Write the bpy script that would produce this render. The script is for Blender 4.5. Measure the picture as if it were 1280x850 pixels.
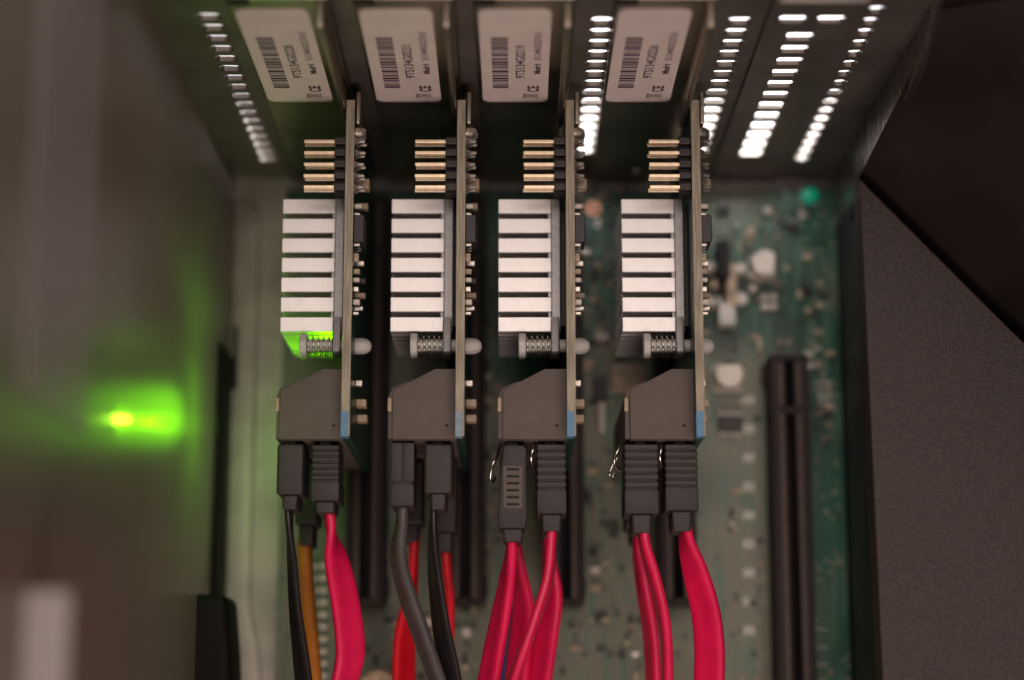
import bpy, bmesh, math, random
from mathutils import Vector, Matrix
R = math.radians
random.seed(7)
S = 0.01                                   # numbers below are centimetres
for o in list(bpy.data.objects): bpy.data.objects.remove(o)
scn = bpy.context.scene
COL = scn.collection

# ---------------------------------------------------------------- camera
TILT = R(11.24); FPX = 2450.0; CZ = 42.0
cd = bpy.data.cameras.new('camera'); cam = bpy.data.objects.new('camera', cd); COL.objects.link(cam)
cam.location = (0, 0, CZ*S); cam.rotation_euler = (TILT, 0, 0)
cd.sensor_width = 36; cd.lens = FPX/1280*36
cd.clip_start = 0.01; cd.clip_end = 20
cd.dof.use_dof = True; cd.dof.focus_distance = 36.7*S
cd.dof.aperture_fstop = (cd.lens*1e-3)/(1.15*S)
cd.dof.aperture_blades = 0
scn.camera = cam
# ---------------------------------------------------------------- world, lamps, exposure
W = bpy.data.worlds.new('World'); scn.world = W; W.use_nodes = True
bg = W.node_tree.nodes['Background']; bg.inputs[0].default_value = (0.62, 0.50, 0.47, 1); bg.inputs[1].default_value = 0.042
scn.view_settings.view_transform = 'Standard'; scn.view_settings.look = 'None'
scn.view_settings.exposure = 0; scn.view_settings.gamma = 1
def area(name, loc, target, size, power, colr, sy=None, spread=None):
    l = bpy.data.lights.new(name, 'AREA'); l.size = size*S; l.energy = power; l.color = colr
    if sy: l.shape = 'RECTANGLE'; l.size_y = sy*S
    if spread: l.spread = R(spread)
    o = bpy.data.objects.new(name, l); COL.objects.link(o); o.location = Vector(loc)*S
    o.rotation_euler = (Vector(target)-Vector(loc)).to_track_quat('-Z', 'Y').to_euler()
    return o
area('ceiling_lamp', (7, 26, 85), (1, 7, 4), 62, 3.1, (1.0, 0.84, 0.77), 50)
area('added_fill', (4, -75, 62), (1, 9, 6), 60, 4.6, (1.0, 0.80, 0.74), 40)  # added fill, no such source seen; lifts the labels and other forward faces
area('outside_lamp', (3.4, 14.3, 5.5), (3.4, 13.9, -1.5), 11, .37, (0.96, 0.96, 1.0), 2)

# ---------------------------------------------------------------- helpers
def P(px, py, z):
    """point of the horizontal plane at height z seen at photo pixel (px, py)"""
    rx = (px-640)/FPX; a = (425-py)/FPX
    d = Vector((rx, math.sin(TILT)+a*math.cos(TILT), -math.cos(TILT)+a*math.sin(TILT)))
    t = (CZ-z)/-d.z
    return Vector((d.x*t, d.y*t, z))

def mat(name, col, rough=.5, metal=0., var=0., vscale=300., col2=None, bump=0., bscale=800., stretch=(1,1,1), emit=None, spec=.5, coat=0., ndetail=4, trans=0., sheen=0., aniso=0.):
    m = bpy.data.materials.new(name); m.use_nodes = True
    nt = m.node_tree; b = nt.nodes['Principled BSDF']
    b.inputs['Base Color'].default_value = (*col, 1); b.inputs['Roughness'].default_value = rough
    b.inputs['Metallic'].default_value = metal; b.inputs['Specular IOR Level'].default_value = spec
    b.inputs['Coat Weight'].default_value = coat; b.inputs['Transmission Weight'].default_value = trans
    if aniso: b.inputs['Anisotropic'].default_value = aniso
    tc = nt.nodes.new('ShaderNodeTexCoord'); mp = nt.nodes.new('ShaderNodeMapping')
    mp.inputs['Scale'].default_value = stretch
    nt.links.new(tc.outputs['Object'], mp.inputs[0])
    if var or col2:
        n = nt.nodes.new('ShaderNodeTexNoise'); n.inputs['Scale'].default_value = vscale; n.inputs['Detail'].default_value = ndetail
        nt.links.new(mp.outputs[0], n.inputs['Vector'])
        r = nt.nodes.new('ShaderNodeValToRGB'); r.color_ramp.elements[0].position = .36; r.color_ramp.elements[1].position = .64
        c2 = col2 if col2 else tuple(c*(1+var) for c in col)
        c1 = col if col2 else tuple(c*(1-var) for c in col)
        r.color_ramp.elements[0].color = (*c1, 1); r.color_ramp.elements[1].color = (*c2, 1)
        nt.links.new(n.outputs[0], r.inputs[0]); nt.links.new(r.outputs[0], b.inputs['Base Color'])
        mr = nt.nodes.new('ShaderNodeMapRange'); mr.inputs[3].default_value = rough*.88; mr.inputs[4].default_value = min(1, rough*1.12)
        nt.links.new(n.outputs[0], mr.inputs[0]); nt.links.new(mr.outputs[0], b.inputs['Roughness'])
    if bump:
        n2 = nt.nodes.new('ShaderNodeTexNoise'); n2.inputs['Scale'].default_value = bscale; n2.inputs['Detail'].default_value = 3
        nt.links.new(mp.outputs[0], n2.inputs['Vector'])
        bn = nt.nodes.new('ShaderNodeBump'); bn.inputs['Strength'].default_value = bump; bn.inputs['Distance'].default_value = .0002
        nt.links.new(n2.outputs[0], bn.inputs['Height']); nt.links.new(bn.outputs[0], b.inputs['Normal'])
    if emit:
        b.inputs['Emission Color'].default_value = (*emit[:3], 1); b.inputs['Emission Strength'].default_value = emit[3]
    return m

M = {}
M['alu'] = mat('brushed_aluminium', (.78,.75,.73), .42, .72, .05, 500, bump=.25, bscale=900, stretch=(14,1,1))
M['alu_dark'] = mat('cast_aluminium', (.36,.35,.35), .5, 1, .12, 900, bump=.3, bscale=1800)
M['pcb_face'] = mat('card_soldermask', (.012,.05,.035), .35, 0, .3, 400)
M['pcb_edge'] = mat('fibreglass_edge', (.26,.225,.165), .6, 0, col2=(.46,.395,.30), vscale=420, stretch=(6,.35,1), bump=.4, bscale=1500)
M['blue'] = mat('blue_marker', (.11,.26,.42), .5, 0, .1, 900)
M['pale_blue'] = mat('worn_blue_marker', (.26,.33,.38), .6, 0, .15, 900)
M['black'] = mat('black_plastic', (.034,.027,.0255), .52, 0, .12, 700, bump=.35, bscale=2600)
M['black_smooth'] = mat('smooth_black_plastic', (.012,.0095,.0095), .5, 0, .15, 500, spec=.22)
M['jet'] = mat('jet_black_rubber', (.006,.005,.005), .6, 0, .1, 500, spec=.15)
M['chip'] = mat('chip_epoxy', (.025,.022,.022), .5, 0, .15, 900)
M['box'] = mat('charcoal_plastic', (.115,.088,.075), .60, 0, .09, 260, bump=.22, bscale=2200)
M['gold'] = mat('gold_pin', (.74,.60,.42), .36, 1, .12, 900)
M['tin'] = mat('tinned_solder', (.52,.47,.41), .38, 1, .1, 1500, bump=.3, bscale=1500)
M['steel'] = mat('spring_steel', (.75,.70,.62), .22, 1)
M['nylon'] = mat('milky_nylon', (.52,.50,.46), .42, 0, .06, 900)
M['red'] = mat('red_cable_jacket', (.80,.008,.085), .42, 0, .07, 220, bump=.15, bscale=500, coat=.15)
M['red2'] = mat('scarlet_cable_jacket', (.72,.006,.02), .45, 0, .08, 220)
M['orange'] = mat('orange_cable_jacket', (.50,.16,.012), .45, 0, .08, 220)
M['grey_cable'] = mat('grey_cable_jacket', (.085,.073,.073), .36, 0, .08, 300)
M['black_cable'] = mat('black_cable_jacket', (.022,.018,.019), .33, 0, .1, 300)
M['blue_cable'] = mat('blue_cable_jacket', (.045,.05,.17), .45)
M['bracket'] = mat('dull_nickel_plate', (.40,.35,.28), .36, 1, .22, 60, bump=.25, bscale=500)
M['panel'] = mat('dull_case_steel', (.19,.165,.145), .45, .7, .15, 90, bump=.2, bscale=700)
M['tray'] = mat('galvanised_tray', (.40,.36,.32), .5, .6, .22, 70, bump=.3, bscale=500)
M['paper'] = mat('label_paper', (.74,.62,.58), .6, 0, .04, 200)
M['ink'] = mat('label_ink', (.07,.035,.055), .6)
M['slot'] = mat('slot_plastic', (.026,.018,.017), .62, 0, .15, 500, spec=.3)
M['contact'] = mat('dull_contact', (.13,.095,.08), .5, .3, .2, 900)
M['tan'] = mat('ceramic_tan', (.40,.30,.20), .5, 0, .25, 500)
M['white_part'] = mat('pale_nylon', (.62,.58,.51), .5, 0, .08, 500)
M['can'] = mat('capacitor_can', (.58,.52,.44), .5, .2, .06, 700)
M['cap_top'] = mat('bright_capacitor_can', (.60,.54,.46), .45, .35, .05, 700)
M['silk'] = mat('silkscreen_ink', (.45,.45,.38), .6)
M['copper'] = mat('copper_ring', (.62,.32,.2), .35, 1)
M['powder'] = mat('powder_coated_black', (.050,.035,.031), .6, 0, .32, 1700, bump=1.0, bscale=2200)
M['dark'] = mat('dark_sheet_metal', (.020,.015,.015), .42, 0, .4, 45, bump=.3, bscale=300, spec=.3)
M['flange'] = mat('worn_steel_flange', (.30,.26,.25), .27, .85, .2, 80, bump=.35, bscale=350, stretch=(1,1,4))
M['duct'] = mat('dark_brown_plastic', (.021,.0145,.0135), .75, 0, .45, 25, spec=.14)
M['table'] = mat('white_table', (.8,.8,.8), .7, 0, .03, 20)
M['teal'] = mat('teal_lens', (.0,.35,.2), .3, 0, emit=(.0,.8,.45,.06))
M['led'] = mat('lit_green_lens', (.2,.8,.05), .3, 0, emit=(.36,1.0,.02,9))
M['wall'] = mat('satin_side_panel', (.265,.218,.178), .36, .05, .06, 40, bump=.06, bscale=240, stretch=(1,.2,1), spec=.45)
M['rail'] = mat('pale_rail', (.40,.34,.325), .45, .1, .05, 60)
M['added_lip'] = mat('pale_lip', (.44,.40,.38), .6)

class MB:
    def __init__(s): s.bm = bmesh.new(); s.mi = 0
    def _tag(s, n0):
        for f in list(s.bm.faces)[n0:]: f.material_index = s.mi
    def box(s, x0, x1, y0, y1, z0, z1, bev=0, seg=1):
        t = bmesh.new()
        v = [t.verts.new((x, y, z)) for z in (z0, z1) for y in (y0, y1) for x in (x0, x1)]
        for q in ((0,2,3,1),(4,5,7,6),(0,1,5,4),(2,6,7,3),(0,4,6,2),(1,3,7,5)): t.faces.new([v[i] for i in q])
        if bev: bmesh.ops.bevel(t, geom=t.edges[:], offset=bev, segments=seg, affect='EDGES', profile=.6)
        s._merge(t); return s
    def prism(s, pts, z0, z1, bev=0, seg=1, axis='z'):
        t = bmesh.new()
        if axis == 'z': f = lambda p, z: (p[0], p[1], z)
        if axis == 'x': f = lambda p, z: (z, p[0], p[1])
        if axis == 'y': f = lambda p, z: (p[0], z, p[1])
        a = [t.verts.new(f(p, z0)) for p in pts]; b = [t.verts.new(f(p, z1)) for p in pts]
        t.faces.new(a[::-1]); t.faces.new(b); n = len(pts)
        for i in range(n): t.faces.new((a[i], a[(i+1)%n], b[(i+1)%n], b[i]))
        bmesh.ops.recalc_face_normals(t, faces=t.faces[:])
        if bev: bmesh.ops.bevel(t, geom=t.edges[:], offset=bev, segments=seg, affect='EDGES', profile=.6)
        s._merge(t); return s
    def lathe(s, c, axis, prof, n=20):
        """prof: [(distance along axis, radius)]"""
        t = bmesh.new(); ax = Vector(axis).normalized(); u = ax.orthogonal().normalized(); w = ax.cross(u); c = Vector(c)
        rings = []
        for d, r in prof:
            if r < 1e-5: rings.append([t.verts.new(c+ax*d)])
            else: rings.append([t.verts.new(c+ax*d+u*r*math.cos(2*math.pi*k/n)+w*r*math.sin(2*math.pi*k/n)) for k in range(n)])
        for a, b in zip(rings, rings[1:]):
            for k in range(n):
                k2 = (k+1) % n
                if len(a) == 1 and len(b) == 1: continue
                if len(a) == 1: t.faces.new((a[0], b[k], b[k2]))
                elif len(b) == 1: t.faces.new((a[k], b[0], a[k2]))
                else: t.faces.new((a[k], b[k], b[k2], a[k2]))
        if len(rings[0]) > 1: t.faces.new(rings[0])
        if len(rings[-1]) > 1: t.faces.new(rings[-1][::-1])
        bmesh.ops.recalc_face_normals(t, faces=t.faces[:])
        s._merge(t); return s
    def tube(s, pts, r, n=8):
        t = bmesh.new(); pts = [Vector(p) for p in pts]; rings = []; up = None
        for i, p in enumerate(pts):
            T = (pts[min(i+1, len(pts)-1)]-pts[max(i-1, 0)]).normalized()
            if up is None: up = T.orthogonal().normalized()
            up = (up-T*up.dot(T)).normalized(); w = T.cross(up)
            rings.append([t.verts.new(p+up*r*math.cos(2*math.pi*k/n)+w*r*math.sin(2*math.pi*k/n)) for k in range(n)])
        for a, b in zip(rings, rings[1:]):
            for k in range(n): t.faces.new((a[k], a[(k+1)%n], b[(k+1)%n], b[k]))
        t.faces.new(rings[0][::-1]); t.faces.new(rings[-1])
        bmesh.ops.recalc_face_normals(t, faces=t.faces[:])
        s._merge(t); return s
    def _merge(s, t):
        n0 = len(s.bm.faces); m = bpy.data.meshes.new('t'); t.to_mesh(m); t.free(); s.bm.from_mesh(m); bpy.data.meshes.remove(m)
        s.bm.faces.ensure_lookup_table()
        if s.mi:
            for f in s.bm.faces[n0:]: f.material_index = s.mi
    def build(s, name, m, parent=None, smooth=False, origin=None):
        me = bpy.data.meshes.new(name)
        if parent is not None: o_ = ORG[parent.name]
        elif origin is not None: o_ = Vector(origin)
        else:
            xs = [v.co for v in s.bm.verts]
            o_ = Vector(((min(v.x for v in xs)+max(v.x for v in xs))/2, (min(v.y for v in xs)+max(v.y for v in xs))/2, min(v.z for v in xs)))
        for v in s.bm.verts: v.co = (v.co-o_)*S
        s.bm.to_mesh(me); s.bm.free()
        for mm in (m if isinstance(m, (list, tuple)) else [m]): me.materials.append(mm)
        if smooth:
            for f in me.polygons: f.use_smooth = True
            if smooth != 'all': me.set_sharp_from_angle(angle=R(38))
        ob = bpy.data.objects.new(name, me); COL.objects.link(ob)
        if parent is not None: ob.parent = parent
        else: ob.location = o_*S
        ORG[ob.name] = o_.copy()
        return ob
ORG = {}
def inst(name, src, parent, off):
    """another piece sharing the mesh of src, shifted by off (cm)"""
    o = bpy.data.objects.new(name, src.data); COL.objects.link(o); o.parent = parent
    o.location = Vector(off)*S; ORG[o.name] = ORG[parent.name]; return o
def thing(name, label, cat, loc, group=None):
    o = bpy.data.objects.new(name, None); o.empty_display_size = .004; COL.objects.link(o); o.location = Vector(loc)*S
    o['label'] = label; o['category'] = cat
    if group: o['group'] = group
    ORG[o.name] = Vector(loc); return o
def tag(o, label, cat, group=None):
    o['label'] = label; o['category'] = cat
    if group: o['group'] = group
    return o
def struct(o): o['kind'] = 'structure'; return o
def stuff(o): o['kind'] = 'stuff'; return o
def copy_tree(o, parent=None):
    c = o.copy(); COL.objects.link(c)
    if parent: c.parent = parent
    for ch in list(o.children): copy_tree(ch, c)
    return c
def catmull(pts, n):
    out = []
    p = [tuple(pts[0])]+[tuple(q) for q in pts]+[tuple(pts[-1])]
    for i in range(1, len(p)-2):
        for k in range(n):
            t = k/n
            out.append([.5*((2*b)+(-a+c)*t+(2*a-5*b+4*c-d)*t*t+(-a+3*b-3*c+d)*t**3) for a, b, c, d in zip(p[i-1], p[i], p[i+1], p[i+2])])
    out.append(list(p[-2])); return out

# ---------------------------------------------------------------- setting: case walls, tray, back panel, table outside
YB = 12.15
m = MB(); m.box(-40, 40, YB+.6, 75, -1.9, -1.5); struct(m.build('table', M['table']))

m = MB(); m.box(-6.9, 16, -9, YB+.25, -.55, -.42)
m.prism([(-6.2,-9),(-5.35,-9),(-5.35,1.2),(-5.45,1.9),(-5.62,2.6),(-5.62,YB-.9),(-5.8,YB-.6),(-6.2,YB-.6)], -.43, -.3, .05, 3)
struct(m.build('case_floor', M['tray'], smooth=True))
m = MB(); m.box(-6.12,-6.02, 7.3, 8.7,-.299,-.27); struct(m.build('floor_slot', M['black_smooth']))

# left side panel
m = MB(); m.box(-6.4, -6.2, -9, YB+.25, -.42, 25); struct(m.build('side_wall', M['wall']))
rail = thing('steel_rail', 'blurred pale grey rail standing upright along the left side panel', 'rail', (-6.15, 2, 16.2))
m = MB(); m.box(-6.2, -6.17, 4.2, 12.1, 13.9, 17.6, .01); m.build('rail_plate', M['rail'], rail)
m = MB(); m.box(-6.2, -5.6, -2, 1.75, 16.85, 17.0, .05); m.build('folded_lip', M['added_lip'], rail)  # added lip turned upward for brightness, standing in for a blurred bright patch
m = MB(); m.box(-6.2, -6.12, -9, 8.0, -.29, 1.45, .03, 2)
tag(m.build('foam_strip', M['jet'], smooth=True), 'long black strip along the foot of the left side panel', 'strip')
# black clip
c0 = P(262, 742, 3.2)
clip = thing('plastic_clip', 'rounded black plastic clip edged with green light, bottom left corner', 'clip', (c0.x, c0.y-1, -.3))
m = MB(); m.prism([(c0.x-.36,c0.y),(c0.x+.33,c0.y),(c0.x+.45,c0.y-1.2),(c0.x+.55,c0.y-3),(c0.x-.6,c0.y-3),(c0.x-.5,c0.y-1.2)], 1.6, 3.2, .2, 4)
m.build('clip_body', M['jet'], clip, smooth=True)
m = MB(); m.box(c0.x-.5,c0.x+.0, c0.y-2.8, c0.y-.5, -.29, 1.7, .02); m.build('clip_core', M['jet'], clip)

# made-up lamp on the panel for the streak the card LED reflects there
LZ = 11.75; LY = 4.75
led = thing('streak_helper_light', 'tiny added green light on the left side panel standing in for a reflected streak', 'helper light', (-6.2, LY, LZ))
m = MB(); m.lathe((-6.2, LY, LZ), (1,0,0), [(0,.06),(.03,.06),(.035,.045),(.2,.045),(.235,.03),(.245,0)], 14); m.build('lens', M['led'], led, smooth=True)
def spot(name, loc, target, power, colr, ang, blend, r):
    l = bpy.data.lights.new(name, 'SPOT'); l.energy = power; l.color = colr; l.spot_size = R(ang); l.spot_blend = blend; l.shadow_soft_size = r*S
    o = bpy.data.objects.new(name, l); COL.objects.link(o); o.location = Vector(loc)*S
    o.rotation_euler = (Vector(target)-Vector(loc)).to_track_quat('-Z', 'Y').to_euler(); return o
GREEN = (.22, 1.0, .0)
dY = 1.3/8.95
for cone, pw in ((90, .005), (44, .018), (24, .06), (14, .2), (9, 1.0), (6, 3.2)):     # beams of the added lamp, brightest along the panel
    r_ = .27/math.tan(R(cone/2+1))
    spot('streak_beam', (-5.93, LY, LZ-.1), (-6.2, LY+r_*dY, LZ-.1-r_), pw, GREEN, cone, 1, .03)

def rrect(cx, cz, hw, hh, r, k=4):
    out = []
    for (sx, sz, a0) in ((1,1,0),(-1,1,90),(-1,-1,180),(1,-1,270)):
        for i in range(k+1):
            a = R(a0+90*i/k); out.append((cx+sx*(hw-r)+r*math.cos(a), cz+sz*(hh-r)+r*math.sin(a)))
    return out
def perf(mb, x0, x1, z0, z1, holes, y0, y1):
    """sheet x0..x1, z0..z1 with rounded holes (cx, cz, hw, hh, r) each in its own row of cells"""
    t = bmesh.new()
    def F(pts):
        for y, flip in ((y0, 0), (y1, 1)):
            vs = [t.verts.new((p[0], y, p[1])) for p in pts]
            t.faces.new(vs[::-1] if flip else vs)
    rows = {}
    for h in holes: rows.setdefault(round(h[1], 3), []).append(h)
    zs = sorted(rows); cur = z0
    for i, zc in enumerate(zs):
        hh = max(h[3] for h in rows[zc])+.05
        a = zc-hh; b = zc+hh
        if i+1 < len(zs):
            nb = zs[i+1]-max(h[3] for h in rows[zs[i+1]])-.05
            if b > nb: b = (b+nb)/2
        a = max(a, cur)
        if a > cur+1e-4: F([(x0,cur),(x1,cur),(x1,a),(x0,a)])
        hs = sorted(rows[zc]); xs = [x0]+[(p[0]+q[0])/2 for p, q in zip(hs, hs[1:])]+[x1]
        for h, xa, xb in zip(hs, xs, xs[1:]):
            loop = rrect(*h); n = len(loop); k = n//4
            corners = [(xb,b),(xa,b),(xa,a),(xb,a)]
            for q in range(4):
                F([loop[q*k+i2] for i2 in range(k)][::-1]+[corners[q]])
                # side quad between corner q and q+1
                F([loop[q*k+k-1], corners[q], corners[(q+1)%4], loop[((q+1)*k) % n]][::-1])
            for i2 in range(n):
                p, q2 = loop[i2], loop[(i2+1)%n]
                t.faces.new([t.verts.new(v) for v in ((p[0],y0,p[1]),(q2[0],y0,q2[1]),(q2[0],y1,q2[1]),(p[0],y1,p[1]))])
        cur = b
    if z1 > cur: F([(x0,cur),(x1,cur),(x1,z1),(x0,z1)])
    bmesh.ops.remove_doubles(t, verts=t.verts[:], dist=1e-4)
    bmesh.ops.recalc_face_normals(t, faces=t.faces[:])
    mb._merge(t)
def col(xc, zt, zb, n, hw, hh, r): return [(xc, zb+(zt-zb)*i/(n-1), hw, hh, r) for i in range(n)]
m = MB(); ZT = 13.0; y0, y1 = YB, YB+.1
for a, b in ((-6.2,-5.6),(-4.95,1.22),(1.92,3.6),(4.32,4.5),(5.82,5.95)): m.box(a, b, y0, y1, -.42, ZT)
m.box(6.6, 7.32, y0, y1, -.42, ZT)
perf(m, -5.6, -4.95, -.42, ZT, col(-5.27, 9.68, 1.04, 17, .20, .165, .1), y0, y1)
perf(m, 1.22, 1.92, -.42, ZT, col(1.57, 9.45, 1.7, 15, .215, .19, .15), y0, y1)
perf(m, 3.6, 4.32, -.42, ZT, col(3.98, 9.45, 1.7, 15, .215, .18, .13), y0, y1)
perf(m, 5.95, 6.6, -.42, ZT, col(6.27, 10.0, 1.15, 17, .15, .18, .13), y0, y1)
struct(m.build('back_wall', M['panel']))
m = MB(); m.box(7.33, 16, y0-.01, y1, -.42, 22); struct(m.build('back_corner', M['duct']))
m = MB(); perf(m, 4.42, 5.9, -.42, 11.4, col(5.1, 8.92, 1.8, 12, .235, .20, .05)+[(4.86,9.78,.23,.17,.06),(5.52,9.78,.23,.17,.06)], YB-.09, YB-.01)
m.box(4.42, 5.9, YB-.4, YB-.09, 11.32, 11.4)
tag(m.build('slot_cover', M['panel']), 'empty slot cover with a column of bright rectangular holes and a pair on top', 'slot cover')

# right side: low dark wall, tall near the back
X1 = 7.2
m = MB(); m.prism([(-9,-.42),(YB,-.42),(YB,10.5),(11.5,9),(10.9,5.4),(10.4,4.2),(9.6,3.6),(-9,3.6)], X1, X1+.12, axis='x')
struct(m.build('inner_wall', M['dark']))
m = MB(); m.prism([(YB-.01,.0),(YB-.01,10.6),(11.6,9.6),(11.1,6.4),(10.9,4.2),(10.9,.0)], X1-.03, X1-.005, axis='x'); struct(m.build('wall_flange', M['flange']))

# ---------------------------------------------------------------- black housing at the right
zt = 5.5
a = P(1074, 222, zt); b = P(1264, 412, zt); c = P(1300, 446, zt); d = P(1420, 470, zt); e = P(1430, 960, zt); f = P(1108, 960, zt)
hs = thing('drive_cage_cover', 'grainy black cover with a slanted upper edge filling the right side', 'cover', (9, 5, -.4))
m = MB(); m.prism([(p.x,p.y) for p in (f,e,d,c,b,a)], 4.75, zt, .05, 3)
m.build('cover_plate', M['powder'], hs, smooth=True)
m = MB(); m.prism([(7.5,-6),(15,-6),(15,7.2),(9.8,8.6),(7.5,10.6)], 0, 4.74); m.build('cage_body', M['dark'], hs)
m = MB(); bm_ = bmesh.new()
low = [P(1074,222,zt-.45), P(1264,412,zt-.45), P(1300,446,zt-.45), P(1420,470,zt-.45)]
top = [Vector((7.36, YB-.05, 10.2)), Vector((10.2, YB-.05, 11.5)), Vector((12.5, YB-.05, 11.5)), Vector((15.5,YB-.05,11.5))]
mid = [(l*.55+t_*.45)+Vector((0,0,.15)) for l, t_ in zip(low, top)]
rows_ = [[bm_.verts.new(v) for v in r] for r in (low, mid, top)]
for r1, r2 in zip(rows_, rows_[1:]):
    for i in range(3): bm_.faces.new((r1[i], r1[i+1], r2[i+1], r2[i]))
g = bmesh.ops.extrude_face_region(bm_, geom=bm_.faces[:])
for v in g['geom']:
    if isinstance(v, bmesh.types.BMVert): v.co.z = 0; v.co.x = max(v.co.x, 7.4)
bmesh.ops.recalc_face_normals(bm_, faces=bm_.faces[:])
m._merge(bm_); m.build('sloping_shroud', M['duct'], hs, smooth=True)

# ---------------------------------------------------------------- motherboard
BX0, BX1, BY1 = -5.0, 7.15, 11.75
mb_ = thing('motherboard', 'green motherboard with expansion slots and scattered components behind the cards', 'circuit board', (1, 4, 0))
def board_mat():
    m = bpy.data.materials.new('motherboard_soldermask'); m.use_nodes = True; nt = m.node_tree; b = nt.nodes['Principled BSDF']
    N = nt.nodes.new; L = nt.links.new
    tc = N('ShaderNodeTexCoord')
    def mix(a, b_, f, blend='MIX'):
        x = N('ShaderNodeMix'); x.data_type = 'RGBA'; x.blend_type = blend
        for s_, v in ((6, a), (7, b_)):
            if isinstance(v, tuple): x.inputs[s_].default_value = (*v, 1)
            else: L(v, x.inputs[s_])
        if isinstance(f, float): x.inputs[0].default_value = f
        else: L(f, x.inputs[0])
        return x.outputs[2]
    def ramp(src, p0, p1):
        r = N('ShaderNodeMapRange'); r.inputs[1].default_value = p0; r.inputs[2].default_value = p1; L(src, r.inputs[0]); return r.outputs[0]
    n1 = N('ShaderNodeTexNoise'); n1.inputs['Scale'].default_value = 26; n1.inputs['Detail'].default_value = 3; L(tc.outputs['Object'], n1.inputs[0])
    base = mix((.001,.050,.027), (.006,.095,.052), ramp(n1.outputs[0], .42, .6))
    # copper pours read paler and greyer; lamp glare is painted in with them
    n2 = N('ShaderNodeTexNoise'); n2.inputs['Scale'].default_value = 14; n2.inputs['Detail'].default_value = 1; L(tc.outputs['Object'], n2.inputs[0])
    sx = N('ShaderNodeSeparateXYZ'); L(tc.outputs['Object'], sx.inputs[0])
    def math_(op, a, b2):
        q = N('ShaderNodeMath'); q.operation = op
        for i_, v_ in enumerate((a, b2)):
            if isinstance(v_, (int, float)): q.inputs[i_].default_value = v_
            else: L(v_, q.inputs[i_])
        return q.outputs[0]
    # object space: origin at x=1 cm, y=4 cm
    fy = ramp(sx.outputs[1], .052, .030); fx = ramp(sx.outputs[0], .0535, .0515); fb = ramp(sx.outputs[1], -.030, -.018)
    glare_bias = math_('MULTIPLY', math_('MULTIPLY', fy, fx), .22)
    pour_glare = math_('ADD', n2.outputs[0], glare_bias)
    base = mix(base, (.135,.135,.085), ramp(pour_glare, .54, .60))
    # trace bundles
    mp = N('ShaderNodeMapping'); mp.inputs['Scale'].default_value = (1, .06, 1); L(tc.outputs['Object'], mp.inputs[0])
    n3 = N('ShaderNodeTexNoise'); n3.inputs['Scale'].default_value = 900; n3.inputs['Detail'].default_value = 1; L(mp.outputs[0], n3.inputs[0])
    base = mix(base, (.05,.13,.075), ramp(n3.outputs[0], .56, .62))
    # silkscreen and pad specks
    mp2 = N('ShaderNodeMapping'); mp2.inputs['Scale'].default_value = (1, 1.6, 1); L(tc.outputs['Object'], mp2.inputs[0])
    v = N('ShaderNodeTexVoronoi'); v.distance = 'CHEBYCHEV'; v.inputs['Scale'].default_value = 420; L(mp2.outputs[0], v.inputs[0])
    n4 = N('ShaderNodeTexNoise'); n4.inputs['Scale'].default_value = 60; L(tc.outputs['Object'], n4.inputs[0])
    mm = N('ShaderNodeMath'); mm.operation = 'MULTIPLY'; L(ramp(v.outputs[0], .24, .18), mm.inputs[0]); L(ramp(n4.outputs[0], .50, .56), mm.inputs[1])
    base = mix(base, (.20,.20,.14), mm.outputs[0])
    v2 = N('ShaderNodeTexVoronoi'); v2.inputs['Scale'].default_value = 190; L(tc.outputs['Object'], v2.inputs[0])
    base = mix(base, (.03,.04,.03), ramp(v2.outputs[0], .13, .09))
    L(base, b.inputs['Base Color']); b.inputs['Roughness'].default_value = .40; b.inputs['Specular IOR Level'].default_value = .55
    bn = N('ShaderNodeBump'); bn.inputs['Strength'].default_value = .25; bn.inputs['Distance'].default_value = .0001
    L(n3.outputs[0], bn.inputs['Height']); L(bn.outputs[0], b.inputs['Normal'])
    return m
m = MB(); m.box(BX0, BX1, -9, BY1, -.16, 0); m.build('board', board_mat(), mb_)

CARDX = (-3.06, -.97, 1.11, 3.46)
def slot(x, ytop, ybot, key):
    m = MB(); w = .40; g = .09
    m.box(x-w, x-g, ybot, ytop, .0, 1.08, .03); m.box(x+g, x+w, ybot, ytop, .0, 1.08, .03)
    m.box(x-g, x+g, ybot+.01, ytop-.01, .0, .3); m.box(x-g, x+g, ytop-.12, ytop-.004, .3, 1.07); m.box(x-g, x+g, ybot+.004, ybot+.12, .3, 1.07)
    m.box(x-g, x+g, key-.07, key+.07, .3, 1.0)
    m.box(x-w-.06, x-w, ytop-.5, ytop-.1, 0, .5); m.box(x+w, x+w+.05, ybot+.2, ybot+.6, 0, .5)
    s = m.build('expansion_slot', M['slot'], mb_)
    m = MB(); y = ybot+.18; n = 0
    while y < ytop-.16:
        if abs(y-key) > .1:
            m.box(x-.235, x-.135, y-.022, y+.022, 1.06, 1.10); m.box(x+.135, x+.235, y-.022, y+.022, 1.06, 1.10)
        y += .1
    stuff(m.build('contact_row', M['contact'], s))
    m = MB(); m.box(x-.33,x-.29, ybot+.05, ytop-.05, 1.075, 1.12); m.box(x+.29,x+.33, ybot+.05, ytop-.05, 1.075, 1.12)
    m.build('edge_ridge', M['slot'], s)
    return s
for x in CARDX: slot(x, 11.3, 2.55, 10.1)
s5 = P(986, 442, 1.1); slot(s5.x, s5.y, -6, P(986, 511, 1.1).y)

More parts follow.
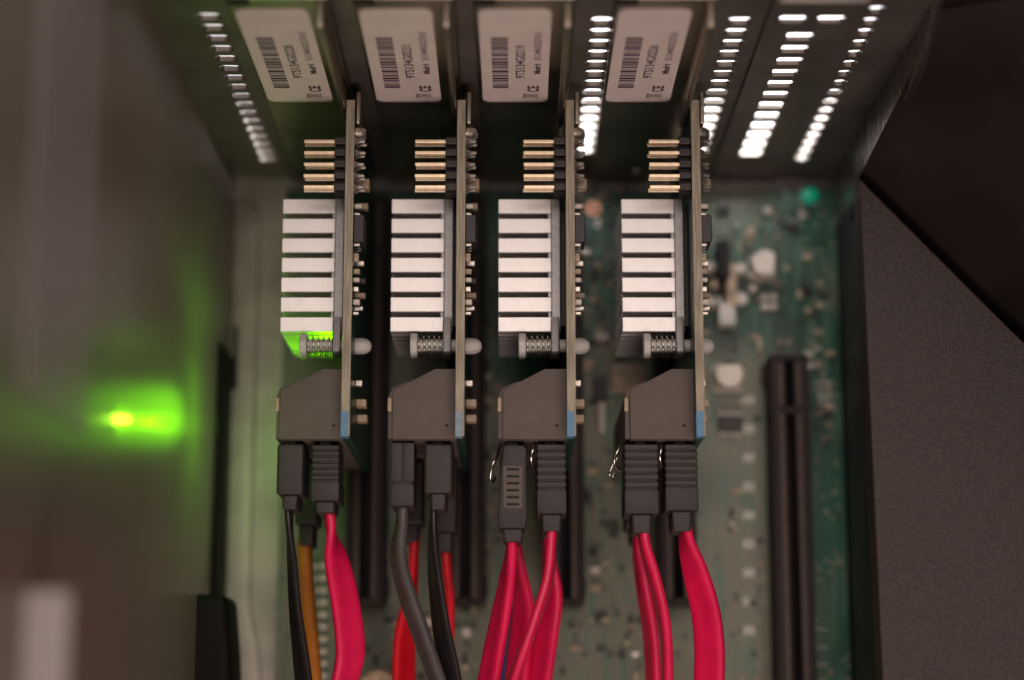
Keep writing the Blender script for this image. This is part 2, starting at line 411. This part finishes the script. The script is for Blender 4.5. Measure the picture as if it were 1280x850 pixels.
def capacitor(px, py, r, h, ang, tilt=0):
    c = P(px, py, h)
    m = MB(); m.box(c.x-r*1.04, c.x+r*1.04, c.y-r*1.04, c.y+r*1.04, .001, .06, .04); m.mi = 0
    m.lathe((c.x,c.y,0), (0,0,1), [(.1,r*.97),(.16,r*.9),(.2,r),(h-.04,r),(h,r*.93)], 28)
    o = m.build('capacitor', [M['cap_top']], mb_, smooth=True)
    m = MB(); pts = []
    for k in range(13):
        a = R(ang-44+88*k/12); pts.append((c.x+r*.94*math.cos(a), c.y+r*.94*math.sin(a)))
    m.prism(pts, h-.005, h+.006); m.build('polarity_mark', M['black_smooth'], o)
capacitor(957, 328, .29, .62, -5)
capacitor(912, 467, .30, .62, 90)
cc = P(472, 864, 1.6)
m = MB(); m.lathe((cc.x,cc.y,0), (0,0,1), [(0,.45),(1.5,.45),(1.58,.42),(1.6,.36),(1.55,.34)], 32); m.build('capacitor', M['tan'], mb_, smooth=True)
# eight-legged chip
q = P(914, 529, .2); ch = MB(); ch.box(q.x-.25, q.x+.25, q.y-.17, q.y+.17, .04, .2, .02); ch = ch.build('chip', M['chip'], mb_)
src = None
for sgn in (1, -1):
    for k in range(4):
        x = q.x-.19+.127*k
        if src is None:
            m = MB(); m.box(x-.025, x+.025, q.y+.17, q.y+.27, .01, .1, .01); src = m.build('chip_lead', M['tin'], ch); x0_ = x
        else: inst('chip_lead', src, ch, (x-x0_, 0 if sgn > 0 else -.44, 0))
def blk(name, px0, px1, py0, py1, h, mt, z0=0.001, bev=.02):
    a = P(px0, py1, h); b = P(px1, py0, h); m = MB(); m.box(a.x, b.x, a.y, b.y, z0, h, bev); return m.build(name, M[mt], mb_)
def post(name, px, py, r, h, mt):
    c = P(px, py, h); m = MB(); m.lathe((c.x,c.y,0), (0,0,1), [(0.001,r),(h-.03,r),(h,r*.75)], 14); return m.build(name, M[mt], mb_, smooth=True)
blk('connector', 899, 912, 300, 346, .9, 'black_smooth'); blk('connector_rib', 908, 920, 330, 380, .55, 'tan')
blk('white_header', 899, 919, 378, 405, .5, 'white_part'); blk('connector_tongue', 897, 903, 370, 382, .4, 'white_part')
for p in ((888,333,.13),(926,335,.13),(889,376,.13),(927,373,.14),(893,354,.12),(940,343,.09),(941,360,.08)): post('mounting_post', p[0], p[1], p[2], .3, 'tan' if p[1] > 350 and p[1] < 360 else 'can')
for p in ((956,371),(967,371),(956,383),(967,383)): post('solder_post', p[0], p[1], .09, .12, 'can')
blk('chip_resistor', 1005, 1017, 439, 446, .1, 'white_part'); blk('chip_resistor', 1005, 1017, 453, 460, .1, 'white_part')
blk('small_relay', 985, 1000, 278, 286, .2, 'chip'); blk('small_relay', 1002, 1014, 354, 362, .2, 'chip')
post('status_led', 1013, 243, .2, .12, 'teal')
c = P(742, 259, .1); m = MB(); m.lathe((c.x,c.y,0), (0,0,1), [(.002,.17),(.05,.17),(.05,.07),(.01,.07)], 20); m.build('screw_ring', M['copper'], mb_, smooth=True)
c = P(797, 203, .8); m = MB(); m.lathe((c.x,c.y,0), (0,0,1), [(.0,.16),(.62,.16),(.66,.22),(.75,.2),(.8,.1)], 18); m.build('standoff_screw', M['tin'], mb_, smooth=True)
m = MB(); c = P(789, 205, .5); m.lathe((c.x,c.y,0), (0,0,1), [(.0,.1),(.45,.12),(.5,.06)], 14); m.build('standoff_screw', M['tin'], mb_, smooth=True)
# pin rows at the lower left
for k in range(10):
    blk('header_pad', 398, 409, 702+15.3*k, 711+15.3*k, .12, 'can', bev=.03)
    if k < 5: blk('header_pad', 389, 396, 704+15.3*k, 711+15.3*k, .12, 'can', bev=.03)
for p in ((535,777),(532,794),(536,810),(500,779),(497,795),(583,790)): post('solder_post', p[0], p[1], .11, .14, 'can')
blk('choke', 765, 808, 455, 487, .5, 'tan', bev=.06); blk('choke', 742, 758, 472, 500, .35, 'chip')
blk('crystal', 748, 757, 500, 540, .3, 'can', bev=.05)
for i, p in enumerate(((740,588,12,9),(735,620,10,14),(752,420,16,9),(735,455,14,10),(745,340,9,14),(610,470,10,8),(612,500,12,9),(742,690,12,10),(744,712,12,9),(745,735,12,9),(915,640,6,5),(915,655,6,5),(938,290,9,14),(905,262,14,12),(960,262,10,8))):
    blk('surface_part', p[0]-p[2]/2, p[0]+p[2]/2, p[1]-p[3]/2, p[1]+p[3]/2, .14, ('tan','chip','can')[i % 3])
# silkscreen frames beside slot 5 (flat print)
m = MB()
for k in range(9):
    a_ = P(936, 500+36*k, .003); m.box(a_.x-.12, a_.x+.12, a_.y-.09, a_.y+.09, .001, .004)
for k in range(5):
    a_ = P(1030, 478+9*k, .003); m.box(a_.x-.16, a_.x+.16, a_.y-.04, a_.y+.04, .001, .004)
for k in range(4):
    a_ = P(1026, 780+22*k, .003); m.box(a_.x-.13, a_.x+.13, a_.y-.13, a_.y-.10, .001, .004); m.box(a_.x-.13, a_.x-.1, a_.y-.10, a_.y+.13, .001, .004)
stuff(m.build('silkscreen_print', M['silk'], mb_))
# tiny parts nobody could count
zones = [((700,790),(230,450),120,.5),((880,1030),(225,440),110,1),((722,780),(450,760),100,1),((590,625),(400,700),60,.7),((440,600),(760,850),120,1),((700,860),(755,850),130,1),((380,470),(225,260),20,.5),((905,955),(480,850),70,.45),((1020,1040),(440,560),20,1),((440,480),(225,450),40,.5)]
kinds = {'tan': MB(), 'chip': MB(), 'can': MB(), 'tin': MB()}
for (xa, xb), (ya, yb), n, dens in zones:
    if ya > 440: n = int(n*.3)
    for _ in range(n):
        p = P(random.uniform(xa, xb), random.uniform(ya, yb), 0); k = random.choices(list(kinds), (4,6,.2,.4))[0]
        w = random.choice((.05,.07,.1)); l = w*random.choice((1.6, 2, 1)); 
        if random.random() < .5: w, l = l, w
        p.x = round(p.x/.09)*.09; p.y = round(p.y/.12)*.12
        kinds[k].box(p.x-w/2, p.x+w/2, p.y-l/2, p.y+l/2, .001, random.uniform(.04,.1))
for k, v in kinds.items(): stuff(v.build('tiny_components', M[k], mb_))

# ---------------------------------------------------------------- one controller card (built at x0, then copied)
GRP = 'controller cards standing side by side in the slots'
x0 = CARDX[0]
card = thing('controller_card', 'x', 'circuit board', (x0, 8.5, .75), GRP)
TZ = 6.4; YL = 5.28; YH = 11.72
m = MB()
m.prism([(YL,TZ),(YL,1.5),(YL+.4,1.5),(YL+.4,.5),(10.0,.5),(10.0,.9),(10.2,.9),(10.2,.5),(11.2,.5),(11.2,1.5),(YH,1.5),(YH,TZ)], x0-.08, x0+.08, axis='x')
pcb = m.build('circuit_board', [M['pcb_face'], M['pcb_edge']], card)
for f in pcb.data.polygons:
    if abs(f.normal.x) < .5 and f.normal.y > -.5: f.material_index = 1  # lower end edge keeps the dark face colour, shade put into it
m = MB(); m.box(x0-.083, x0+.05, YL-.004, YL+.46, TZ-.3, TZ+.004); mark = m.build('blue_edge_mark', M['blue'], card)
mark['label'] = 'small blue mark on the card edge'
# heat sink
hx0, hx1, hz, hy = x0-1.36, x0-.345, 5.4, 7.44
pit = .388; fw = .279
m = MB(); m.box(hx1+.002, x0-.17, hy-.02, hy+6*pit+fw+.01, hz-6*pit-fw-.02, hz+.005, .015)
sink = m.build('heat_sink', M['alu_dark'], card)
src = None
for j in range(7):
    for k in range(7):
        if src is None:
            m = MB(); m.box(hx0, hx1, hy, hy+fw, hz-fw, hz, .008); src = m.build('fin', M['alu'], sink)
        else: inst('fin', src, sink, (0, k*pit, -j*pit))
m = MB(); m.box(hx1-.055, hx1+.001, hy+.02, hy+6*pit+fw-.02, hz-6*pit-fw+.02, hz-.05); m.build('fin_root', M['alu_dark'], sink)
m = MB(); m.box(x0-.16, x0-.085, hy+.15, hy+6*pit+.1, 3.1, 5.2); m.build('processor', M['chip'], card)
# mounting ear: the base plate narrows and turns down to a rounded tab
py_, pz_ = 7.16, 5.36
m = MB(); pts = [(hy+.40, hz-.02), (hy+.40, hz-.55)]
for k in range(13):
    a_ = R(-60-180*k/12*1.0); pts.append((py_+.25*math.cos(a_), pz_-.02+.25*math.sin(a_)))
m.prism(pts, x0-.36, x0-.19, .03, 3, axis='x'); m.build('mounting_ear', M['alu_dark'], sink, smooth=True)
pin = MB(); pin.lathe((x0-.97, py_, pz_), (1,0,0), [(0,.235),(.015,.25),(.12,.25),(.135,.235),(.136,.13),(.75,.13),(1.04,.13),(1.045,.155),(1.2,.155),(1.28,.13),(1.34,.08),(1.36,0)], 24)
pin = pin.build('push_pin', M['nylon'], card, smooth=True)
m = MB(); pts = []
for k in range(101):
    t = k/100; turns = 4.6; a_ = 2*math.pi*turns*t+.6
    pts.append((x0-.82+.46*t, py_+.19*math.cos(a_), pz_+.19*math.sin(a_)))
m.tube(pts, .019, 6); m.build('spring', M['steel'], pin, smooth='all')
# pin header
hdz = TZ-.13; pt = .224
ytop = P(437, 177, hdz).y
m = MB(); m.box(x0-.30, x0-.082, ytop-4*pt-.11, ytop+.11, hdz-pt-.11, hdz-.06); hdr = m.build('pin_header', M['black_smooth'], card)
src = None; src2 = None; src3 = None
for k in range(5):
    for j in range(2):
        yy = -k*pt; zz = -j*pt
        if src is None:
            m = MB(); m.box(x0-.885, x0-.29, ytop-.033, ytop+.033, hdz-.033, hdz+.033, .012); src = m.build('pin', M['gold'], hdr)
            m = MB(); m.box(x0-.30, x0-.083, ytop-.065, ytop+.065, hdz-.1, hdz+.075, .015); src2 = m.build('pin_collar', M['black'], hdr)
            m = MB(); m.lathe((x0+.08, ytop, hdz), (1,0,0), [(0,.085),(.05,.06),(.09,.035),(.17,.035),(.2,.02)], 10); src3 = m.build('solder_joint', M['tin'], hdr, smooth=True)
        else:
            inst('pin', src, hdr, (random.uniform(-.012,.012), yy+random.uniform(-.004,.004), zz)); inst('pin_collar', src2, hdr, (0,yy,zz)); inst('solder_joint', src3, hdr, (random.uniform(-.02,.02),yy,zz))
# parts on the solder side
def sp(name, y, z, w, hh, dx, mt, bev=.015, par=None):
    m = MB(); m.box(x0+.082, x0+.082+dx, y-hh/2, y+hh/2, z-w/2, z+w/2, bev); return m.build(name, M[mt], card)
Y_ = lambda py, z: P(440, py, z).y
sp('back_chip', Y_(290, 6.0), 5.95, .7, .52, .2, 'chip')
for dy in (.29, -.29):
    for dz in (-.2, 0, .2): 
        m = MB(); yy = Y_(290,6)+dy; m.box(x0+.085, x0+.2, yy-.03, yy+.03, 5.95+dz-.04, 5.95+dz+.04, .01); m.build('chip_lead', M['tin'], card)
for (py, z, w, hh, dx, mt) in ((259,6.1,.16,.1,.15,'can'),(259,5.6,.2,.12,.22,'tan'),(268,6.1,.1,.06,.1,'tin'),(322,6.15,.1,.16,.1,'tan'),(330,5.8,.12,.1,.18,'tin'),(340,6.1,.14,.1,.12,'tan'),(350,6.15,.1,.08,.12,'can'),(352,5.6,.14,.1,.2,'chip'),(362,6.1,.12,.1,.11,'tin'),(370,5.7,.14,.1,.2,'tan'),(378,6.1,.12,.1,.13,'can'),(386,5.9,.12,.08,.18,'tin'),(392,6.15,.1,.06,.12,'tin'),(232,5.7,.3,.2,.25,'tan'),(480,5.2,.2,.12,.14,'tin'),(505,5.0,.3,.14,.2,'tan'),(524,4.7,.3,.14,.2,'tan')):
    sp('surface_part', Y_(py, z), z, w, hh, dx, mt)
m = MB(); yb = P(455, 168, 6.1).y; m.lathe((x0+.08, yb, 6.08), (1,0,0), [(0,.16),(.12,.15),(.2,.1),(.23,0)], 16); m.build('rivet', M['tin'], card, smooth=True)
m = MB(); m.box(x0+.1, x0+.18, yb+.15, 11.9, 5.6, 6.35, .015); m.build('bracket_tab', M['bracket'], card)
# data port housing
zb = 5.9
ref = CARDX[2]
pl = [P(629.5,549,zb), P(629.5,491,zb), P(633,486,zb), P(682,461,zb), P(713,461,zb), P(713,549,zb)]
sx = x0-ref
m = MB(); m.prism([(p.x+sx, p.y) for p in pl], 1.7, zb, .02, 2)
hsg = m.build('port_housing', M['box'], card, smooth=True)
xl = pl[0].x+sx
m = MB(); m.prism([(xl-.09,pl[0].y+.03),(xl-.09,pl[1].y-.05),(xl-.02,pl[1].y+.12),(xl+.3,pl[1].y+.25),(xl+.3,pl[0].y+.03)], 1.75, zb-.12, .02, 2); m.build('housing_flank', M['box'], hsg, smooth=True)
m = MB(); m.box(xl-.1, xl-.025, pl[1].y-.33, pl[1].y-.07, zb-.3, zb-.1, .01); m.build('metal_tab', M['tan'], hsg)
m = MB(); pts = [(xl-.02+.5*math.sin(R(a_)), pl[1].y-.12+.42*(1-math.cos(R(a_)))**.0*math.sin(R(a_))*.9, 4.9) for a_ in range(0, 80, 8)]
m.tube(pts, .04, 6)
m.build('retaining_hoop', M['can'], hsg, smooth=True)
for p_ in ((640,545),(660,522),(690,541)):
    pass
m = MB(); cc_ = P(697, 532, zb); m.lathe((cc_.x+sx, cc_.y, zb), (0,0,1), [(.0005,.03),(.004,.025)], 10); m.build('ejector_mark', M['black_smooth'], hsg)
# bracket with label
m = MB(); m.box(x0-1.72, x0-.02, YB-.16, YB-.06, .0, 11.0, .02)
br = m.build('bracket', M['bracket'], card)
m = MB(); m.box(x0-.20, x0-.10, YB-.62, YB-.16, 5.2, 10.9, .02); m.build('bracket_flange', M['bracket'], br)
m = MB(); m.box(x0-1.72, x0-1.35, YB-.2, YB-.161, 10.72, 11.0, .03); m.build('bracket_notch', M['black_smooth'], br)
lx0, lx1, lz0, lz1 = x0-1.66, x0-.41, 5.55, 10.5
m = MB(); m.prism(rrect((lx0+lx1)/2, (lz0+lz1)/2, (lx1-lx0)/2, (lz1-lz0)/2, .17, 5), YB-.185, YB-.165, axis='y')
lab = m.build('paper_label', M['paper'], card)
yp = YB-.187
m = MB(); z = 6.38; pat = [3,1,2,1,1,2,1,1,2,1,3,1,1,1,2,2,1,1,3,1,1,2,2,1,1,1,2,1,3,1,1,1,2,1,1,2,3,1,1,1,1,2,2,1,3,1,1,1,2,1,2,1,1,1,3]
sc_ = (9.15-6.38)/sum(pat)
for i, w_ in enumerate(pat):
    if i % 2 == 0: m.box(lx0+.2, lx0+.5, yp, yp+.003, z, z+w_*sc_*(1.0))
    z += w_*sc_
m.build('barcode', M['ink'], lab)
def text(body, u, v, size, length=None, bold=0.):
    """u along Z, v from the label's left edge; letters' tops point left"""
    cu = bpy.data.curves.new('t', 'FONT'); cu.body = body; cu.size = size*S; cu.offset = bold*S; cu.align_y = 'CENTER'
    o = bpy.data.objects.new('t', cu); COL.objects.link(o); bpy.context.view_layer.update()
    me = bpy.data.meshes.new_from_object(o); bpy.data.objects.remove(o)
    xs = [q.co.x for q in me.vertices]; k = (length*S/(max(xs)-min(xs))) if length else 1
    org = ORG[lab.name]
    for q in me.vertices:
        a_, b_ = (q.co.x-min(xs))*k, q.co.y
        q.co = ((lx0+v-org.x)*S - b_, (yp-org.y)*S, (u-org.z)*S + a_)
    me.materials.clear(); me.materials.append(M['ink'])
    t = bpy.data.objects.new('lettering', me); COL.objects.link(t); t.parent = lab; ORG[t.name] = org
text('Model', 7.2, 1.04, .17, .55, .008); text('S134R0227L0', 7.95, 1.04, .17, 1.45, .002)
text('CE', 6.15, .98, .30, .36, .01)
m = MB()                                   # crossed-out bin
bx, bz = lx0+.93, 5.92
def ln(u0, v0, u1, v1, w_=.022):
    a_ = Vector((u1-u0, v1-v0)); n_ = Vector((-a_.y, a_.x)).normalized()*w_/2
    m.prism([(u0+n_.x,v0+n_.y),(u1+n_.x,v1+n_.y),(u1-n_.x,v1-n_.y),(u0-n_.x,v0-n_.y)], yp-.0005*random.random(), yp+.003, axis='y')
ln(bx-.17,bz-.09,bx+.14,bz+.10); ln(bx-.17,bz+.10,bx+.14,bz-.09); ln(bx-.12,bz-.09,bx+.1,bz-.06); ln(bx-.12,bz+.09,bx+.1,bz+.06); ln(bx+.1,bz-.06,bx+.1,bz+.06); ln(bx-.13,bz-.11,bx-.13,bz+.11,.03)
m.build('bin_symbol', M['ink'], lab)

labs = ['leftmost controller card, heat sink lit green underneath',
        'second controller card from the left, with a faded grey blue mark on its edge',
        'third controller card from the left, its left red cable crossed by the right one',
        'rightmost controller card, with bright holes on both sides of its paper label']
cards = [card]
for i in (1, 2, 3):
    c = copy_tree(card); c.location.x = CARDX[i]*S; cards.append(c)
for c, l, a_ in zip(cards, labs, (.0,.12,-.15,.1)): c['label'] = l; c.rotation_euler.y = R(a_)
for ch in cards[1].children:
    if ch.name.startswith('blue_edge_mark'):
        ch.data = ch.data.copy(); ch.data.materials[0] = M['pale_blue']; ch['label'] = 'faded grey blue mark on the card edge'
    if ch.name.startswith('push_pin'): ch.scale = (1,1,1)
for c, serial in zip(cards, ('9TS134G0228','9TS134G0231','9TS134G0219','9TS134G0226')):
    pl_ = [q for q in c.children if q.name.startswith('paper_label')][0]
    lab_, lab = lab, pl_; ORG[pl_.name] = ORG[lab_.name]
    text(serial, 6.95, .73, .24, 1.8, .004)
# the lit LED of the leftmost card
lx, ly, lz = x0-.2, 6.62, 3.7
m = MB(); m.box(lx-.02, lx+.11, ly-.08, ly+.08, lz-.12, lz+.12, .02); m.build('status_light', M['led'], card)
s2 = spot('card_led_beam', (lx-.28, 6.72, lz+.1), (lx-.42, 7.44, 3.9), .014, GREEN, 140, .5, .22)
l_ = bpy.data.lights.new('added_green_glow', 'POINT'); l_.energy = .008; l_.color = GREEN; l_.shadow_soft_size = .006  # extra lamp hung beside the card with no LED there, widens the green
o_ = bpy.data.objects.new('added_green_glow', l_); COL.objects.link(o_); o_.location = Vector((-5.2, 6.0, 4.3))*S

# ---------------------------------------------------------------- plugs and cables
def cable(px_pts, z_list, phi, w, t, mt, parent, name='cable'):
    pts = []
    n = len(px_pts)
    for i, (px, py) in enumerate(px_pts):
        q = P(px, py, z_list[i]); pts.append((q.x, q.y, q.z, phi[i]))
    sm = catmull(pts, 9)
    b = bmesh.new(); rings = []; NS = 22
    for i, s_ in enumerate(sm):
        p = Vector(s_[:3]); T = (Vector(sm[min(i+1,len(sm)-1)][:3])-Vector(sm[max(i-1,0)][:3])).normalized()
        A = Vector((1,0,0)); A = (A-T*A.dot(T)).normalized(); B = T.cross(A)
        ph = R(s_[3]); D = A*math.cos(ph)+B*math.sin(ph); E = T.cross(D)
        ring = []
        for k in range(NS):
            a_ = 2*math.pi*k/NS; cu, su = math.cos(a_), math.sin(a_)
            u = w/2*(abs(cu)**.75)*(1 if cu >= 0 else -1)
            v = t/2*(abs(su)**.55)*(1 if su >= 0 else -1)*(1-.28*math.exp(-(u/(.2*w))**2))
            ring.append(b.verts.new(p+D*u+E*v))
        rings.append(ring)
    for r1, r2 in zip(rings, rings[1:]):
        for k in range(NS): b.faces.new((r1[k], r1[(k+1)%NS], r2[(k+1)%NS], r2[k]))
    b.faces.new(rings[0][::-1]); b.faces.new(rings[-1])
    bmesh.ops.recalc_face_normals(b, faces=b.faces[:])
    m = MB(); m._merge(b); return m.build(name, M[mt], parent, smooth='all')

def plug(px0, px1, py0, py1, pys, zt, style, label, px_pts, z_list, phi, w, t, mt, cat='cable', tilt=0):
    a = P(px0, py1, zt); b = P(px1, py0, zt); xc = (a.x+b.x)/2; hw = (b.x-a.x)/2
    e = P((px0+px1)/2, pys, zt-.1)
    root = thing('data_cable', label, cat, (xc, b.y, zt-1.15), 'data cables plugged into the cards')
    m = MB(); hb = MB()
    if style == 'ribbed':
        hb.box(a.x+.02, b.x-.02, a.y+.02, b.y-.05, zt-1.1, zt-.05, .04, 2)
        hb.box(a.x, b.x, a.y, a.y+(b.y-a.y)*.34, zt-1.12, zt, .045, 2)
        body = hb.build('plug', M['black'], root, smooth=True)
        n = 6; h0 = a.y+(b.y-a.y)*.36; st = (b.y-.02-h0)/n; s_ = None
        for k in range(n):
            if s_ is None:
                m = MB(); m.box(a.x+.005, b.x-.005, h0+.012, h0+st-.022, zt-.9, zt-.012, .02); s_ = m.build('grip_rib', M['black'], body)
            else: inst('grip_rib', s_, body, (0, k*st, 0))
    elif style == 'pad':
        dx = .06
        hb.prism([(a.x,a.y),(b.x-.04,a.y),(b.x,a.y+.25),(b.x-.02,b.y-.5),(b.x-.01,b.y-.1),(b.x-.06,b.y),(a.x+.1,b.y),(a.x+.06,b.y-.3),(a.x+.04,b.y-.5),(a.x-.01,a.y+.25)], zt-1.12, zt, .045, 2)
        body = hb.build('plug', M['black'], root, smooth=True)
        y0_ = a.y+.42; s_ = None
        m = MB(); m.box(a.x+.08, b.x-.08, y0_-.05, y0_+.75, zt-.05, zt+.015, .012); m.build('grip_pad', M['box'], body)
        for k in range(6):
            if s_ is None: m = MB(); m.box(a.x+.15, b.x-.15, y0_, y0_+.035, zt, zt+.035, .01); s_ = m.build('grip_rib', M['black_smooth'], body)
            else: inst('grip_rib', s_, body, (0, k*.13, 0))
    elif style == 'seam':
        cut = a.y+(b.y-a.y)*.36; xm = xc
        hb.box(a.x+.02, b.x-.02, a.y+.02, b.y-.02, zt-1.1, zt-.04, .02)
        hb.box(a.x, b.x, a.y, cut-.02, zt-1.12, zt, .035, 2)
        hb.box(a.x, xm-.008, cut+.02, b.y, zt-1.12, zt, .03, 2); hb.box(xm+.008, b.x, cut+.02, b.y, zt-1.12, zt, .03, 2)
        body = hb.build('plug', M['black'], root, smooth=True)
    else:
        hb.box(a.x, b.x, a.y, b.y-.02, zt-1.12, zt, .06, 3)
        body = hb.build('plug', M['black'], root, smooth=True)
    m = MB(); m.box(xc-.13, xc+.1, b.y-.05, b.y+.12, zt-.9, zt-.1, .02); m.build('plug_tongue', M['black_smooth'], body)
    # strain relief
    m = MB()
    if style != 'seam':
        wj = .15 if style == 'plain' else .19
        m.prism([(xc-wj,a.y+.02),(xc+wj,a.y+.02),(xc+wj*.9,e.y),(xc-wj*.9,e.y)], zt-1.0, zt-.1, .05, 3)
        m.build('strain_relief', M['black'], root, smooth=True)
    cable(px_pts, z_list, phi, w, t, mt, root)
    return root
W6 = .66
HZ = 5.75; LZ2 = 3.4
K = dict
plug(345,380,553,618,637,HZ,'plain','thin black cable at far left, under the plain plug of the leftmost card',
     [(361,630),(362,660),(365,700),(369,760),(376,820),(384,890)], [5.2,5.2,5.1,4.9,4.7,4.5], [90,86,75,68,60,55], .62,.15,'black_cable')
plug(388,425,553,626,641,HZ,'ribbed','red cable from the ribbed plug of the leftmost card, widening as it twists',
     [(411,632),(413,660),(421,700),(432,755),(438,810),(432,850),(420,900)], [5.2,5.2,5.15,5.0,4.8,4.6,4.4], [90,80,125,140,146,140,130], .60,.21,'red')
plug(488,518,553,632,640,HZ,'seam','thick grey cable bending right below the seamed plug of the second card',
     [(505,622),(502,655),(498,695),(508,740),(527,795),(545,845),(560,890)], [5.25,5.25,5.2,5.1,5.0,4.9,4.8], [90,80,70,65,65,68,70], .60,.24,'grey_cable')
plug(530,566,553,616,637,HZ,'plain','thin black cable below the plain plug of the second card, right of the grey one',
     [(543,630),(541,665),(543,715),(551,780),(562,840),(570,890)], [5.2,5.2,5.1,5,4.9,4.8], [90,82,70,60,52,50], .60,.15,'black_cable')
plug(623,659,556,660,677,HZ,'pad','red cable from the plug with a ridged grip pad, left plug of the third card',
     [(640,668),(639,690),(632,735),(620,800),(609,860),(600,900)], [5.25,5.2,5.1,5.0,4.9,4.8], [90,85,70,60,55,55], .60,.21,'red')
plug(671,708,552,642,664,HZ,'ribbed','red cable from the right plug of the third card, curving left over another cable',
     [(690,655),(689,680),(685,725),(669,775),(648,830),(630,880)], [5.3,5.3,5.35,5.4,5.4,5.35], [90,92,95,92,84,80], .60,.21,'red')
plug(781,823,552,642,666,HZ,'ribbed','red cable from the left plug of the rightmost card, nearly straight',
     [(804,656),(806,680),(817,720),(830,775),(834,830),(833,890)], [5.3,5.3,5.25,5.2,5.1,5.0], [90,88,84,86,88,90], .60,.21,'red')
plug(832,872,552,638,664,HZ,'ribbed','broad red cable from the right plug of the rightmost card, bowing right',
     [(857,654),(859,680),(869,715),(882,765),(887,820),(884,890)], [5.3,5.25,5.2,5.1,5.0,4.9], [90,75,52,40,36,36], .62,.21,'red')
# lower tier
def lower(pxc, py1, pys, label, px_pts, z, phi, mt, w=.62, t=.22, zt=LZ2):
    hw = 15
    plug(pxc-hw, pxc+hw, 575, py1, pys, zt, 'plain', label, px_pts, z, phi, w, t, mt)
lower(383,655,682,'orange cable behind the thin black cable below the leftmost card',
      [(381,675),(382,700),(385,750),(391,810),(396,880)], [2.9,2.9,2.8,2.7,2.6], [90,88,86,84,84], 'orange', .62, .30)
lower(514,655,677,'scarlet cable passing behind the grey cable of the second card',
      [(519,668),(517,700),(514,740),(506,800),(505,880)], [2.9,2.9,2.8,2.7,2.6], [90,92,100,125,130], 'red2', .6, .2)
lower(556,665,690,'scarlet cable partly hidden behind the thin black cable of the second card',
      [(557,680),(559,710),(562,750),(560,800),(552,880)], [2.9,2.9,2.8,2.7,2.6], [90,90,85,80,80], 'red2', .6, .2)
lower(640,655,678,'dark red cable behind the crossing of the two cables of the third card',
      [(643,670),(648,710),(654,760),(650,810),(642,880)], [2.9,2.9,2.8,2.7,2.6], [90,75,55,50,50], 'red')
lower(686,650,672,'broad red cable under the one curving left, below the third card',
      [(684,664),(686,700),(690,745),(682,800),(670,880)], [2.9,2.9,2.9,2.9,2.8], [90,80,60,50,50], 'red')
lower(797,660,678,'red cable left of the nearly straight one below the rightmost card',
      [(797,670),(798,695),(805,740),(814,800),(818,880)], [3.2,3.2,3.3,3.3,3.3], [90,88,80,76,76], 'red')
m = MB(); pts = [P(x, y, z) for x, y, z in ((636,760,1.0),(632,800,1.2),(628,840,1.2),(622,900,1.2))]; m.tube([Vector(q[:3]) for q in catmull(pts, 5)], .075, 12)
tag(m.build('blue_wire', M['blue_cable'], smooth='all'), 'short piece of blue wire low down between the red cables of the third card', 'wire')

# bent wire latches
def latch(pts, label, r=.028):
    q = [P(*p) for p in pts]; m = MB(); m.tube([Vector(s_[:3]) for s_ in catmull(q, 6)], r, 8)
    tag(m.build('wire_latch', M['steel'], smooth='all'), label, 'latch', 'wire latches beside the plugs')
latch([(624,560,4.8),(621,572,5.3),(616,580,5.4),(613,597,5.3),(616,602,5.2),(619,596,5.1)], 'bent wire latch left of the plug with the ridged grip pad')
latch([(669,553,5.4),(667,560,5.65),(664,572,5.65),(666,584,5.5),(670,586,5.4)], 'bent wire latch between the two plugs of the third card')
latch([(778,552,5.4),(774,560,5.7),(768,574,5.7),(770,583,5.6),(775,586,5.5)], 'upper bent wire latch left of the plugs of the rightmost card')
latch([(772,572,4.9),(767,580,4.9),(762,592,4.9),(765,598,4.8),(768,592,4.8)], 'lower bent wire latch left of the plugs of the rightmost card')
latch([(829,552,5.4),(827,560,5.65),(825,572,5.65),(828,584,5.5)], 'bent wire latch between the two plugs of the rightmost card')
